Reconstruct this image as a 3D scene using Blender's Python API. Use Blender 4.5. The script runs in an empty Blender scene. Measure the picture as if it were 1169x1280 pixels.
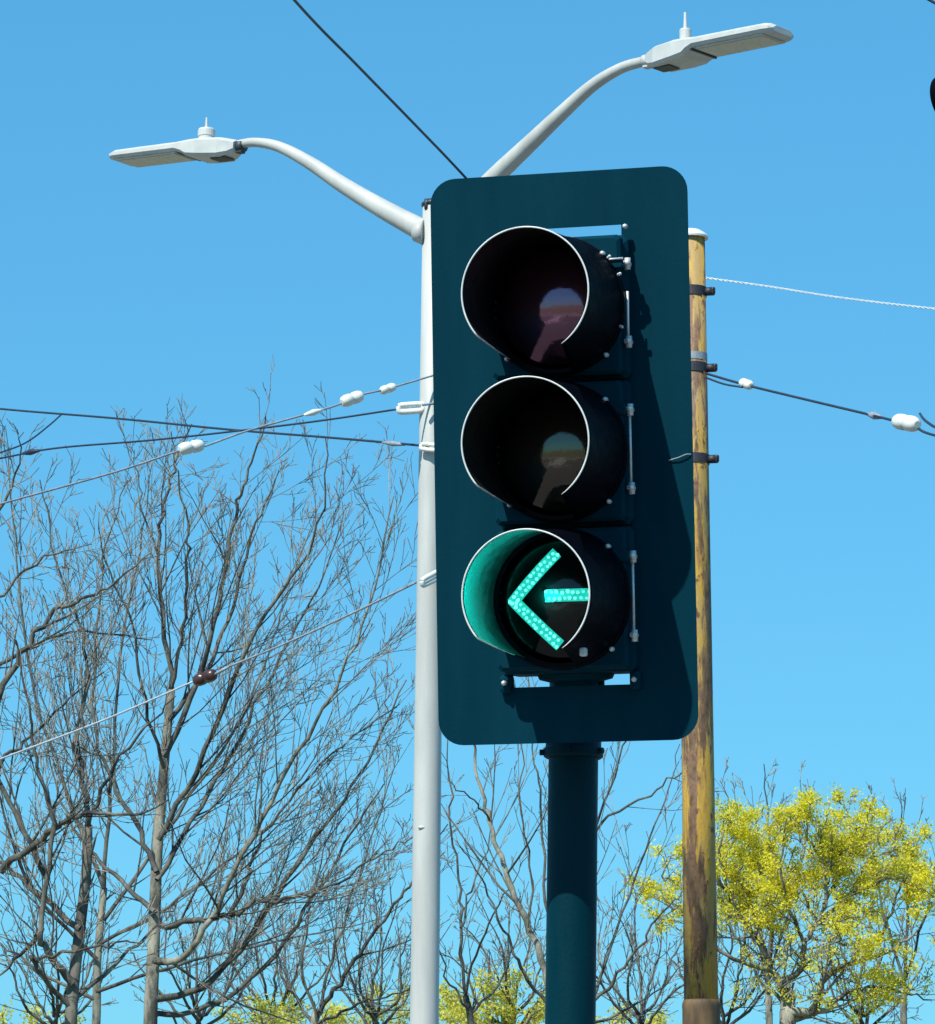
import bpy, math, random
from mathutils import Vector, Matrix, noise as mnoise
R = math.radians
S = bpy.context.scene
COL = S.collection
V = Vector

# ------------------------------------------------------------------ camera
W_PX, H_PX, F_PX = 1169.0, 1280.0, 5300.0
PITCH = R(11.0)
CAM = V((0, 0, 1.5))
cam = bpy.data.cameras.new('camera')
cam.sensor_fit = 'VERTICAL'
cam.sensor_height = 24.0
cam.lens = 24.0 * F_PX / H_PX
cam.clip_start = 0.1
cam.clip_end = 3000
cob = bpy.data.objects.new('camera', cam)
COL.objects.link(cob)
cob.location = CAM
cob.rotation_euler = (R(90) + PITCH, 0, 0)
S.camera = cob
FWD = V((0, math.cos(PITCH), math.sin(PITCH)))
UPV = V((0, -math.sin(PITCH), math.cos(PITCH)))


def at(px, py, Y):
    """point of the plane y = Y seen at a pixel of the photograph"""
    d = FWD + V((1, 0, 0)) * ((px - W_PX / 2) / F_PX) + UPV * ((H_PX / 2 - py) / F_PX)
    return CAM + d * (Y / d.y)


def pxm(p):
    """pixels per metre at a point"""
    return F_PX / (p - CAM).dot(FWD)


# ------------------------------------------------------------------ materials
def new_mat(name):
    m = bpy.data.materials.new(name)
    m.use_nodes = True
    nt = m.node_tree
    return m, nt, nt.nodes['Principled BSDF']


def node(nt, t, **kw):
    n = nt.nodes.new(t)
    for k, v in kw.items():
        setattr(n, k, v)
    return n


def noise(nt, scale, detail=4, rough=0.55, stretch=(1, 1, 1), offset=0.0):
    tc = node(nt, 'ShaderNodeTexCoord')
    mp = node(nt, 'ShaderNodeMapping')
    mp.inputs['Scale'].default_value = stretch
    mp.inputs['Location'].default_value = (offset, offset * 0.7, offset * 1.3)
    nt.links.new(tc.outputs['Object'], mp.inputs['Vector'])
    n = node(nt, 'ShaderNodeTexNoise')
    n.inputs['Scale'].default_value = scale
    n.inputs['Detail'].default_value = detail
    n.inputs['Roughness'].default_value = rough
    nt.links.new(mp.outputs['Vector'], n.inputs['Vector'])
    return n


def ramp(nt, src, stops, interp='LINEAR'):
    r = node(nt, 'ShaderNodeValToRGB')
    cr = r.color_ramp
    cr.interpolation = interp
    while len(cr.elements) < len(stops):
        cr.elements.new(0.5)
    for e, (p, c) in zip(cr.elements, stops):
        e.position = p
        e.color = (*c, 1) if len(c) == 3 else c
    nt.links.new(src, r.inputs['Fac'])
    return r


def bump(nt, b, src, strength, dist):
    bn = node(nt, 'ShaderNodeBump')
    bn.inputs['Strength'].default_value = strength
    bn.inputs['Distance'].default_value = dist
    nt.links.new(src, bn.inputs['Height'])
    nt.links.new(bn.outputs['Normal'], b.inputs['Normal'])


def painted(name, c0, c1, rough=0.5, scale=6, stretch=(1, 1, 1), metallic=0.0, bmp=0.15, bscale=90, spec=0.5):
    m, nt, b = new_mat(name)
    n = noise(nt, scale, 6, 0.6, stretch)
    r = ramp(nt, n.outputs['Fac'], [(0.3, c0), (0.7, c1)])
    nt.links.new(r.outputs['Color'], b.inputs['Base Color'])
    n2 = noise(nt, scale * 4, 3, 0.5, stretch, 3.1)
    rr = ramp(nt, n2.outputs['Fac'], [(0.3, (rough - 0.08,) * 3), (0.7, (rough + 0.1,) * 3)])
    nt.links.new(rr.outputs['Color'], b.inputs['Roughness'])
    b.inputs['Metallic'].default_value = metallic
    b.inputs['Specular IOR Level'].default_value = spec
    if bmp:
        n3 = noise(nt, bscale, 3, 0.6, (1, 1, 1), 7.7)
        bump(nt, b, n3.outputs['Fac'], bmp, 0.003)
    return m


M = {}
M['sign_paint'] = painted('dark_teal_paint', (0.0, 0.025, 0.041), (0.0010, 0.034, 0.054), 0.66, 7, (1, 1, .16), spec=0.04)
M['pole_paint'] = painted('dark_green_pole_paint', (0.0, 0.023, 0.035), (0.001, 0.032, 0.045), 0.46, 8, (1, 1, .25), bmp=.3, spec=0.07)
M['visor_black'] = painted('visor_black', (0.0006, 0.0010, 0.003), (0.0012, 0.002, 0.005), 0.5, 9, bmp=.05, spec=0.05)
M['visor_lining'] = painted('visor_lining', (0.006, 0.006, 0.007), (0.009, 0.009, 0.010), 0.42, 9, bmp=0, spec=0.5)
M['rim'] = painted('worn_sunlit_edge', (0.50, 0.53, 0.50), (0.75, 0.77, 0.72), 0.4, 25, bmp=0)  # bare worn edge, with the sun's bright line on it put into the colour
M['steel'] = painted('bright_steel', (0.5, 0.52, 0.52), (0.78, 0.78, 0.76), 0.35, 40, metallic=.35, bmp=0)
M['galv'] = painted('galvanised_pole', (0.36, 0.37, 0.345), (0.51, 0.52, 0.485), 0.48, 5, (1, 1, .15), bmp=.1, bscale=30)
M['lamp_white'] = painted('lamp_head_paint', (0.44, 0.46, 0.44), (0.56, 0.57, 0.54), 0.45, 9, bmp=0)
M['lamp_dark'] = painted('lamp_dark_trim', (0.02, 0.03, 0.04), (0.04, 0.05, 0.06), 0.5, 9, bmp=0)
M['porcelain'] = painted('insulator_glaze', (0.62, 0.64, 0.58), (0.76, 0.77, 0.70), 0.3, 20, bmp=0)
M['porcelain_brown'] = painted('dark_glaze', (0.04, 0.015, 0.012), (0.07, 0.03, 0.025), 0.3, 20, bmp=0)
M['cable_dark'] = painted('cable_dark', (0.008, 0.02, 0.045), (0.02, 0.035, 0.06), 0.55, 30, bmp=0)
M['cable_grey'] = painted('cable_galvanised', (0.16, 0.20, 0.24), (0.30, 0.34, 0.37), 0.5, 30, bmp=0)
M['cable_mid'] = painted('cable_weathered', (0.30, 0.36, 0.40), (0.45, 0.50, 0.52), 0.5, 30, bmp=0)
M['cable_pale'] = painted('cable_pale', (0.50, 0.55, 0.56), (0.7, 0.74, 0.74), 0.5, 30, bmp=0)
M['drip'] = painted('dull_drip', (0.05, 0.09, 0.10), (0.10, 0.15, 0.16), 0.6, 30, bmp=0)
M['band'] = painted('band_dark', (0.012, 0.014, 0.025), (0.035, 0.03, 0.035), 0.55, 20, bmp=0)


def lens_mat(name, col, rough=0.08, spec=0.5, stint=(1, 1, 1), ior=1.58):
    m, nt, b = new_mat(name)
    b.inputs['Base Color'].default_value = (*col, 1)
    b.inputs['Roughness'].default_value = rough
    b.inputs['IOR'].default_value = ior
    b.inputs['Specular IOR Level'].default_value = spec
    b.inputs['Specular Tint'].default_value = (*stint, 1)
    n = noise(nt, 60, 2, 0.5)
    bump(nt, b, n.outputs['Fac'], 0.16, 0.002)
    return m


M['lens_red'] = lens_mat('red_lens', (0.010, 0.0006, 0.0025), 0.10, 1.0, (1.0, .50, .72), 1.9)
M['lens_amber'] = lens_mat('smoked_lens', (0.003, 0.002, 0.0015), 0.09, 1.0, (1.0, .86, .7))
M['lens_clear'] = lens_mat('black_lens', (0.001, 0.002, 0.002), 0.10, 0.35)


def emit(name, col, s):
    m, nt, b = new_mat(name)
    b.inputs['Base Color'].default_value = (0.0, 0.02, 0.02, 1)
    b.inputs['Emission Color'].default_value = (*col, 1)
    b.inputs['Emission Strength'].default_value = s
    return m


def uneven(m, scale, lo, hi):
    nt = m.node_tree
    n = noise(nt, scale, 2, 0.6)
    mr = node(nt, 'ShaderNodeMapRange')
    mr.inputs['From Min'].default_value = 0.3
    mr.inputs['From Max'].default_value = 0.7
    mr.inputs['To Min'].default_value = lo
    mr.inputs['To Max'].default_value = hi
    nt.links.new(n.outputs['Fac'], mr.inputs['Value'])
    nt.links.new(mr.outputs['Result'], nt.nodes['Principled BSDF'].inputs['Emission Strength'])


M['led_strip'] = emit('led_strip_glow', (0.012, 0.54, 0.42), 1.0)
M['led_dot'] = emit('led_dot_glow', (0.15, 0.92, 0.76), 1.2)

uneven(M['led_strip'], 110, 0.75, 1.2)
uneven(M['led_dot'], 90, 0.8, 1.6)

# rust-streaked yellow pole
m, nt, b = new_mat('weathered_yellow_paint')
n1 = noise(nt, 3.4, 9, 0.72, (2.4, 2.4, .34))
n2 = noise(nt, 8.0, 9, 0.72, (1.5, 1.5, .20), 5.0)
n3 = noise(nt, 18.0, 6, 0.7, (1, 1, .5), 9.0)
base = ramp(nt, n1.outputs['Fac'], [(0.30, (0.29, 0.215, 0.125)), (0.44, (0.36, 0.24, 0.085)), (0.56, (0.50, 0.30, 0.035)), (0.68, (0.27, 0.12, 0.035))])
stain = ramp(nt, n2.outputs['Fac'], [(0.475, (0, 0, 0)), (0.535, (.95, .95, .95))])
speck = ramp(nt, n3.outputs['Fac'], [(0.57, (0, 0, 0)), (0.62, (1, 1, 1))])
mx = node(nt, 'ShaderNodeMixRGB')
nt.links.new(stain.outputs['Color'], mx.inputs['Fac'])
nt.links.new(base.outputs['Color'], mx.inputs['Color1'])
stc = ramp(nt, n3.outputs['Fac'], [(0.36, (0.055, 0.028, 0.018)), (0.6, (0.20, 0.115, 0.065))])
nt.links.new(stc.outputs['Color'], mx.inputs['Color2'])
mx2 = node(nt, 'ShaderNodeMixRGB')
nt.links.new(speck.outputs['Color'], mx2.inputs['Fac'])
nt.links.new(mx.outputs['Color'], mx2.inputs['Color1'])
mx2.inputs['Color2'].default_value = (0.13, 0.055, 0.03, 1)
nt.links.new(mx2.outputs['Color'], b.inputs['Base Color'])
b.inputs['Roughness'].default_value = 0.62
bump(nt, b, n3.outputs['Fac'], 0.5, 0.01)
M['rusty'] = m
M['rust_brown'] = painted('rust_brown', (0.035, 0.022, 0.012), (0.17, 0.105, 0.045), 0.75, 14, (1, 1, .3), bmp=.4, bscale=30)


def bark(name, c0, c1):
    m, nt, b = new_mat(name)
    n = noise(nt, 3.2, 8, 0.72, (1, 1, .35))
    r = ramp(nt, n.outputs['Fac'], [(0.38, c0), (0.62, c1)])
    nt.links.new(r.outputs['Color'], b.inputs['Base Color'])
    b.inputs['Roughness'].default_value = 0.85
    b.inputs['Specular IOR Level'].default_value = 0.15
    n2 = noise(nt, 14, 5, 0.7, (1, 1, .3))
    bump(nt, b, n2.outputs['Fac'], 0.8, 0.03)
    return m


M['bark_grey'] = bark('grey_bark', (0.07, 0.07, 0.06), (0.33, 0.32, 0.25))
M['bark_dark'] = bark('dark_bark', (0.04, 0.039, 0.037), (0.19, 0.18, 0.145))
M['limb'] = bark('limb_bark', (0.028, 0.029, 0.032), (0.16, 0.155, 0.125))
M['twig'] = bark('twig_bark', (0.075, 0.078, 0.085), (0.34, 0.325, 0.26))


def leaf(name, c0, c1):
    m, nt, b = new_mat(name)
    n = noise(nt, 0.9, 5, 0.7)
    r = ramp(nt, n.outputs['Fac'], [(0.35, c0), (0.65, c1)])
    nt.links.new(r.outputs['Color'], b.inputs['Base Color'])
    b.inputs['Roughness'].default_value = 0.6
    b.inputs['Specular IOR Level'].default_value = 0.2
    tr = node(nt, 'ShaderNodeBsdfTranslucent')
    nt.links.new(r.outputs['Color'], tr.inputs['Color'])
    mix = node(nt, 'ShaderNodeMixShader')
    mix.inputs['Fac'].default_value = 0.5
    nt.links.new(b.outputs['BSDF'], mix.inputs[1])
    nt.links.new(tr.outputs['BSDF'], mix.inputs[2])
    nt.links.new(mix.outputs['Shader'], nt.nodes['Material Output'].inputs['Surface'])
    return m


M['bloom'] = leaf('yellow_green_bloom', (0.62, 0.59, 0.07), (0.92, 0.83, 0.04))
M['bloom_far'] = leaf('olive_bloom', (0.56, 0.56, 0.12), (0.82, 0.76, 0.12))


def ground_mat(name, c0, c1, scale):
    m, nt, b = new_mat(name)
    n = noise(nt, scale, 8, 0.65)
    r = ramp(nt, n.outputs['Fac'], [(0.35, c0), (0.65, c1)])
    nt.links.new(r.outputs['Color'], b.inputs['Base Color'])
    b.inputs['Roughness'].default_value = 0.9
    return m


M['lawn'] = ground_mat('spring_lawn', (0.10, 0.11, 0.05), (0.20, 0.18, 0.10), .4)
M['asphalt'] = ground_mat('asphalt', (0.07, 0.07, 0.07), (0.13, 0.13, 0.125), 3)
M['concrete'] = ground_mat('concrete', (0.38, 0.36, 0.33), (0.52, 0.50, 0.46), 2)
M['line_white'] = ground_mat('road_line', (0.70, 0.70, 0.68), (0.8, 0.8, 0.78), 5)


# ------------------------------------------------------------------ mesh builder
class MB:
    def __init__(self):
        self.v, self.f, self.smooth = [], [], []

    def face(self, idx, sm=False):
        self.f.append(idx)
        self.smooth.append(sm)

    def tube(self, pts, rad, n=12, cap=True, sm=True):
        pts = [V(p) for p in pts]
        if not hasattr(rad, '__len__'):
            rad = [rad] * len(pts)
        t = (pts[1] - pts[0]).normalized()
        a = V((0, 0, 1)) if abs(t.z) < 0.9 else V((1, 0, 0))
        u = t.cross(a).normalized()
        base = len(self.v)
        k = len(pts)
        for i, p in enumerate(pts):
            if i == 0:
                t = pts[1] - pts[0]
            elif i == k - 1:
                t = pts[-1] - pts[-2]
            else:
                t = pts[i + 1] - pts[i - 1]
            t.normalize()
            u = (u - t * u.dot(t))
            if u.length < 1e-6:
                u = t.orthogonal()
            u.normalize()
            w = t.cross(u)
            for j in range(n):
                q = 2 * math.pi * j / n
                self.v.append(p + (u * math.cos(q) + w * math.sin(q)) * rad[i])
        for i in range(k - 1):
            for j in range(n):
                a0 = base + i * n + j
                a1 = base + i * n + (j + 1) % n
                self.face((a0, a1, a1 + n, a0 + n), sm)
        if cap:
            self.face(tuple(base + j for j in reversed(range(n))))
            self.face(tuple(base + (k - 1) * n + j for j in range(n)))
        return self

    def rings(self, rings, closed=True, cap=True, sm=False):
        base = len(self.v)
        n = len(rings[0])
        for r in rings:
            self.v.extend(V(p) for p in r)
        for i in range(len(rings) - 1):
            for j in range(n if closed else n - 1):
                a0 = base + i * n + j
                a1 = base + i * n + (j + 1) % n
                self.face((a0, a1, a1 + n, a0 + n), sm)
        if cap:
            self.face(tuple(base + j for j in reversed(range(n))))
            self.face(tuple(base + (len(rings) - 1) * n + j for j in range(n)))
        return self

    def box(self, c, s, bev=0.0, mat=None):
        x, y, z = s[0] / 2, s[1] / 2, s[2] / 2
        b = min(bev, x * .9, y * .9, z * .9)
        def rect(yy, k):
            return [(sx * (x - k), yy, sz * (z - k)) for sx, sz in ((-1, -1), (1, -1), (1, 1), (-1, 1))]
        if b > 0:
            rs = []
            for yy, k in ((-y, b), (-y + b, 0), (y - b, 0), (y, b)):
                q = b
                hx, hz = x - k, z - k
                rs.append([(-hx + q, yy, -hz), (hx - q, yy, -hz), (hx, yy, -hz + q), (hx, yy, hz - q), (hx - q, yy, hz), (-hx + q, yy, hz), (-hx, yy, hz - q), (-hx, yy, -hz + q)])
        else:
            rs = [rect(-y, 0), rect(y, 0)]
        c = V(c)
        out = []
        for r in rs:
            row = []
            for p in r:
                p = V(p)
                if mat is not None:
                    p = mat @ p
                row.append(p + c)
            out.append(row)
        return self.rings(out)

    def ball(self, c, r, n=8, squash=(1, 1, 1)):
        c = V(c)
        rs = []
        for i in range(1, n):
            ph = math.pi * i / n - math.pi / 2
            rs.append([c + V((math.cos(ph) * math.cos(q) * r * squash[0], math.cos(ph) * math.sin(q) * r * squash[1], math.sin(ph) * r * squash[2])) for q in [2 * math.pi * j / (n + 2) for j in range(n + 2)]])
        return self.rings(rs, sm=True)

    def quad(self, a, b, c, d, sm=False):
        k = len(self.v)
        self.v.extend((a, b, c, d))
        self.face((k, k + 1, k + 2, k + 3), sm)

    def xf(self, mat):
        self.v = [mat @ V(p) for p in self.v]
        return self

    def build(self, name, mat, parent=None, origin=None):
        me = bpy.data.meshes.new(name)
        o0 = V((0, 0, 0)) if origin is None else V(origin)
        me.from_pydata([tuple(V(p) - o0) for p in self.v], [], self.f)
        me.polygons.foreach_set('use_smooth', self.smooth)
        me.materials.append(mat)
        me.update()
        o = bpy.data.objects.new(name, me)
        COL.objects.link(o)
        if parent is not None:
            o.parent = parent
        o.location = o0
        return o


def tag(o, label, cat, group=None, kind=None):
    if label:
        o['label'] = label
    if cat:
        o['category'] = cat
    if group:
        o['group'] = group
    if kind:
        o['kind'] = kind
    return o


def empty(name, loc, rz=0.0):
    o = bpy.data.objects.new(name, None)
    COL.objects.link(o)
    o.location = loc
    o.rotation_euler = (0, 0, rz)
    o.empty_display_size = 0.2
    return o


def copy_tree(o, parent=None):
    c = o.copy()
    COL.objects.link(c)
    c.parent = parent
    for ch in list(o.children):
        copy_tree(ch, c)
    return c


def smooth_path(pts, k=6):
    """Catmull-Rom through the points"""
    pts = [V(p) for p in pts]
    if len(pts) < 3:
        return pts
    out = []
    ext = [pts[0] * 2 - pts[1]] + pts + [pts[-1] * 2 - pts[-2]]
    for i in range(1, len(ext) - 2):
        p0, p1, p2, p3 = ext[i - 1:i + 3]
        for j in range(k):
            t = j / k
            out.append(0.5 * ((2 * p1) + (p2 - p0) * t + (2 * p0 - 5 * p1 + 4 * p2 - p3) * t * t + (3 * p1 - p0 - 3 * p2 + p3) * t ** 3))
    out.append(pts[-1])
    return out


# ------------------------------------------------------------------ light and sky
SUN_AZ = R(33.0)       # to the left of straight behind the camera
SUN_EL = R(50.0)
sdir = V((-math.sin(SUN_AZ) * math.cos(SUN_EL), -math.cos(SUN_AZ) * math.cos(SUN_EL), math.sin(SUN_EL)))
sl = bpy.data.lights.new('sun', 'SUN')
sl.energy = 5.0
sl.angle = R(0.5)
sl.color = (1.0, 0.955, 0.88)
so = bpy.data.objects.new('sun', sl)
COL.objects.link(so)
so.location = (-20, -30, 60)
so.rotation_euler = (-sdir).to_track_quat('-Z', 'Y').to_euler()

world = bpy.data.worlds.new('World')
S.world = world
world.use_nodes = True
wn = world.node_tree
bg = wn.nodes['Background']
sky = wn.nodes.new('ShaderNodeTexSky')
sky.sky_type = 'NISHITA'
sky.sun_disc = False
sky.sun_elevation = SUN_EL
sky.sun_rotation = math.pi + SUN_AZ
sky.altitude = 0
sky.air_density = 1.0
sky.dust_density = 0.6
sky.ozone_density = 1.5
hs = wn.nodes.new('ShaderNodeHueSaturation')
hs.inputs['Saturation'].default_value = 1.30
hs.inputs['Hue'].default_value = 0.495
wn.links.new(sky.outputs['Color'], hs.inputs['Color'])
gm = wn.nodes.new('ShaderNodeGamma')
gm.inputs['Gamma'].default_value = 0.52
tint = wn.nodes.new('ShaderNodeVectorMath')
tint.operation = 'MULTIPLY'
tint.inputs[1].default_value = (0.60, 1.55, 2.08)
wn.links.new(hs.outputs['Color'], gm.inputs['Color'])
wn.links.new(gm.outputs['Color'], tint.inputs[0])
wn.links.new(tint.outputs['Vector'], bg.inputs['Color'])
bg.inputs['Strength'].default_value = 0.14
S.view_settings.view_transform = 'Standard'
S.view_settings.look = 'None'
S.view_settings.exposure = 0.3
S.view_settings.gamma = 1.0

# ------------------------------------------------------------------ ground
g = MB()
g.quad(V((-900, -600, 0)), V((900, -600, 0)), V((900, 1500, 0)), V((-900, 1500, 0)))
tag(g.build('ground', M['lawn']), None, None, kind='structure')
g = MB()
g.quad(V((-300, -14, .004)), V((300, -14, .004)), V((300, 30, .004)), V((-300, 30, .004)))
tag(g.build('road', M['asphalt']), None, None, kind='structure')
for y0, y1 in ((-17, -14), (30, 33)):
    g = MB()
    g.box((0, (y0 + y1) / 2, .06), (600, y1 - y0, .13), .02)
    tag(g.build('pavement', M['concrete']), None, None, kind='structure')
g = MB()
for k in range(-30, 30):
    g.quad(V((k * 6, -3, .008)), V((k * 6 + 3, -3, .008)), V((k * 6 + 3, -2.85, .008)), V((k * 6, -2.85, .008)))
g.quad(V((-300, -12.6, .008)), V((300, -12.6, .008)), V((300, -12.45, .008)), V((-300, -12.45, .008)))
for k in range(9):
    g.quad(V((-10, -12 + k * 1.0, .012)), V((-6.5, -12 + k * 1.0, .012)), V((-6.5, -11.5 + k * 1.0, .012)), V((-10, -11.5 + k * 1.0, .012)))
tag(g.build('road_marking', M['line_white']), None, None, kind='structure')

# the traffic island the signal stands on
g = MB()
g.box((0.4, 10.3, .07), (3.0, 2.2, .14), .03)
tag(g.build('pavement', M['concrete']), None, None, kind='structure')

# ------------------------------------------------------------------ traffic signal
YAW = R(-15.0)
PC = at(703.5, 570, 10.0)                      # centre of the backplate
ROOT = V((PC.x, PC.y, 0.14))
HZ = PC.z - 0.14
TILT = Matrix.Translation((0, 0, HZ)) @ Matrix.Rotation(R(0.65), 4, 'Y') @ Matrix.Rotation(R(6.0), 4, 'X')
PW, PH = 0.640, 1.380                          # backplate
SEC = 0.3510                                   # section pitch
HW = 0.166                                     # half width of the housing
HX = 0.012                                     # housing sits a little right of the plate's centre
FRONT = -0.085                                 # door front, before the plate
LENS_R = 0.150


def rounded_rect(hx, hz, r, n=8):
    out = []
    for cx, cz, a0 in ((hx - r, -hz + r, -90), (hx - r, hz - r, 0), (-hx + r, hz - r, 90), (-hx + r, -hz + r, 180)):
        for i in range(n + 1):
            a = R(a0 + 90 * i / n)
            out.append((cx + r * math.cos(a), cz + r * math.sin(a)))
    return out


def build_signal():
    root = empty('traffic_signal', ROOT, YAW)
    HH = 3 * SEC / 2
    # backplate: a real sheet with a rectangular opening for the housing
    bp = MB()
    outer = rounded_rect(PW / 2, PH / 2, 0.062, 8)
    inner_h = HH + 0.028
    n = 8
    ihx = HW - 0.022
    inner = []
    for k, (sx, sz) in enumerate(((1, -1), (1, 1), (-1, 1), (-1, -1))):
        inner += [(HX + sx * ihx, sz * inner_h)] * (n + 1)
    T = 0.0022
    yf, yb = -T, T
    rings = []
    rings.append([(x, yf, z) for x, z in inner])
    rings.append([(x, yf, z) for x, z in outer])
    rings.append([(x, yb, z) for x, z in outer])
    rings.append([(x, yb, z) for x, z in inner])
    rings.append([(x, yf, z) for x, z in inner])
    bp.rings(rings, cap=False)
    bp.xf(TILT)
    plate = bp.build('backplate', M['sign_paint'], root)
    # drop zero-area faces from the doubled inner corners
    import bmesh
    bm = bmesh.new()
    bm.from_mesh(plate.data)
    bmesh.ops.remove_doubles(bm, verts=bm.verts, dist=1e-5)
    bmesh.ops.recalc_face_normals(bm, faces=bm.faces)
    bm.to_mesh(plate.data)
    bm.free()
    tw = MB()
    tw.tube(smooth_path([(0.262, -0.006, -0.022), (0.285, -0.009, -0.017), (0.305, -0.009, -0.010), (0.316, -0.004, -0.0095)]), 0.0016, 6)
    tw.xf(TILT).build('tie_wire', M['cable_grey'], plate)
    # sections
    for k, lens in ((1, 'lens_red'), (0, 'lens_amber'), (-1, 'lens_clear')):
        zc = k * SEC
        hb = MB()
        hb.box((HX, 0.035, zc), (2 * HW, 0.15, SEC - 0.004), 0.012)
        hb.xf(TILT)
        sec = hb.build('signal_section', M['sign_paint'], root)
        if k == -1:
            sec['label'] = 'lowest section with a lit green left arrow'
        # door: a thinner raised plate with a round boss that carries the visor
        db = MB()
        db.box((HX - .002, (FRONT - 0.041) / 2, zc), (2 * HW - 0.012, -FRONT - 0.041, SEC - 0.016), 0.008)
        db.xf(TILT)
        db.build('door', M['sign_paint'], sec)
        db = MB()
        prof = [(0.170, FRONT + .001), (0.170, FRONT - 0.014), (0.163, FRONT - 0.020), (0.1535, FRONT - 0.020), (0.1535, FRONT - 0.002)]
        rr = []
        for r_, y_ in prof:
            rr.append([(HX + r_ * math.cos(2 * math.pi * j / 56), y_, zc + r_ * math.sin(2 * math.pi * j / 56)) for j in range(56)])
        db.rings(rr, cap=False, sm=False)
        db.xf(TILT)
        db.build('visor_ring', M['visor_black'], sec)
        # convex lens
        lb = MB()
        RC = 0.30
        rr = []
        for i in range(13):
            r_ = LENS_R * 1.02 * (12 - i + 0.02) / 12.02
            y_ = FRONT - 0.004 - (math.sqrt(RC * RC - r_ * r_) - math.sqrt(RC * RC - LENS_R * LENS_R))
            rr.append([(HX + r_ * math.cos(2 * math.pi * j / 64), y_, zc + r_ * math.sin(2 * math.pi * j / 64)) for j in range(64)])
        lb.rings(rr, sm=True)
        lb.xf(TILT)
        lb.build('lens', M[lens], sec)
        # cutaway visor
        vb, rim = MB(), MB()
        L, NL, NA = 0.285, 14, 72
        r0, r1, th = 0.166, 0.1535, 0.0026
        pan = {1: .003, 0: .009, -1: .014}[k]
        tilt = R({1: 0.5, 0: 0.5, -1: 1.5}[k])
        out_g, in_g = [], []
        for i in range(NL + 1):
            t = i / NL
            y_ = FRONT - 0.012 - L * t
            rad = r0 + (r1 - r0) * t
            gl, gr = R(30 + 20 * t ** 1.2), R(14 + 20 * t ** 1.1)
            ro, ri = [], []
            for j in range(NA + 1):
                a = -math.pi / 2 + gr + (2 * math.pi - gl - gr) * j / NA
                dz = -math.tan(tilt) * L * t
                ro.append(V((HX - pan * t + rad * math.cos(a), y_, zc + dz + rad * math.sin(a))))
                ri.append(V((HX - pan * t + (rad - th) * math.cos(a), y_, zc + dz + (rad - th) * math.sin(a))))
            out_g.append(ro)
            in_g.append(ri)
        loops = [out_g[i] + in_g[i][::-1] for i in range(NL + 1)]
        vb.rings(loops, closed=True, cap=False, sm=True)
        inner_faces = [i * len(loops[0]) + j for i in range(NL) for j in range(NA + 1, 2 * NA + 1)]
        kb = len(loops[0])
        for row, rev in ((0, True), (NL, False)):
            off = row * kb
            for j in range(NA):
                q = (off + j, off + j + 1, off + kb - 2 - j, off + kb - 1 - j)
                vb.face(q[::-1] if rev else q)
        vb.xf(TILT)
        visor = vb.build('visor', M['visor_black'], sec)
        visor.data.materials.append(M['visor_lining'])
        for fi in inner_faces:
            visor.data.polygons[fi].material_index = 1
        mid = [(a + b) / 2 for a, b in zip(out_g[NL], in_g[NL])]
        path = mid + [(out_g[i][NA] + in_g[i][NA]) / 2 for i in range(NL - 1, 1, -3)]  # pale line follows the sunlit left cut edge, a highlight given as shape
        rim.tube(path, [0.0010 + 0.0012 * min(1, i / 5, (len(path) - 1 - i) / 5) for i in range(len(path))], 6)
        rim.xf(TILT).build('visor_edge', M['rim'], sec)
        # screws that hold the visor, catches and hinges on the right-hand side
        for dx, dz, r_ in ((0.118, 0.121, .0062), (-0.12, 0.121, .0055), (0.122, -0.123, .0058), (-0.122, -0.122, .0055)):
            sc = MB()
            p = V((HX + dx, FRONT - 0.004, zc + dz))
            sc.tube([p + V((0, 0.006, 0)), p - V((0, 0.010, 0))], r_, 10)
            sc.ball(p - V((0, 0.011, 0)), r_ * .95, 8)
            sc.xf(TILT).build('screw', M['steel'], sec)
        for ang, rr_ in ((38, .176), (22, .176), (-20, .176)) if k == 1 else ():
            ts = MB()
            p = V((HX + rr_ * math.cos(R(ang)), FRONT - 0.032, zc + rr_ * math.sin(R(ang))))
            ts.box(p, (0.011, 0.010, 0.0065), .002, Matrix.Rotation(R(-ang), 3, 'Y'))
            ts.xf(TILT).build('visor_tab', M['steel'], sec)
        for dz in (0.098, -0.090):
            h = MB()
            h.box((HX + HW + 0.004, FRONT + 0.022, zc + dz), (0.016, 0.034, 0.012), .003)
            h.tube([(HX + HW + 0.008, FRONT + 0.010, zc + dz - .016), (HX + HW + 0.008, FRONT + 0.010, zc + dz + .012)], 0.0075, 10)
            h.ball((HX + HW + 0.0085, FRONT + 0.003, zc + dz), 0.008, 8)
            h.xf(TILT).build('hinge', M['steel'], sec)
        hp = MB()
        hp.tube([(HX + HW + 0.006, FRONT + 0.012, zc - 0.09), (HX + HW + 0.006, FRONT + 0.012, zc + (0.03 if k == 1 else 0.098))], 0.0033, 8)
        hp.xf(TILT).build('hinge_pin', M['steel'], sec)
        la = MB()
        la.box((HX + HW - 0.030, FRONT - 0.003, zc + 0.097), (0.062, 0.010, 0.028), .004)
        la.xf(TILT).build('catch', M['sign_paint'], sec)
        if k == 1:
            lt = MB()
            lt.tube([(HX + HW - 0.062, FRONT - 0.011, zc + 0.105), (HX + HW + 0.002, FRONT - 0.011, zc + 0.107)], 0.0026, 8)
            lt.xf(TILT).build('catch_bar', M['steel'], sec)
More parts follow.
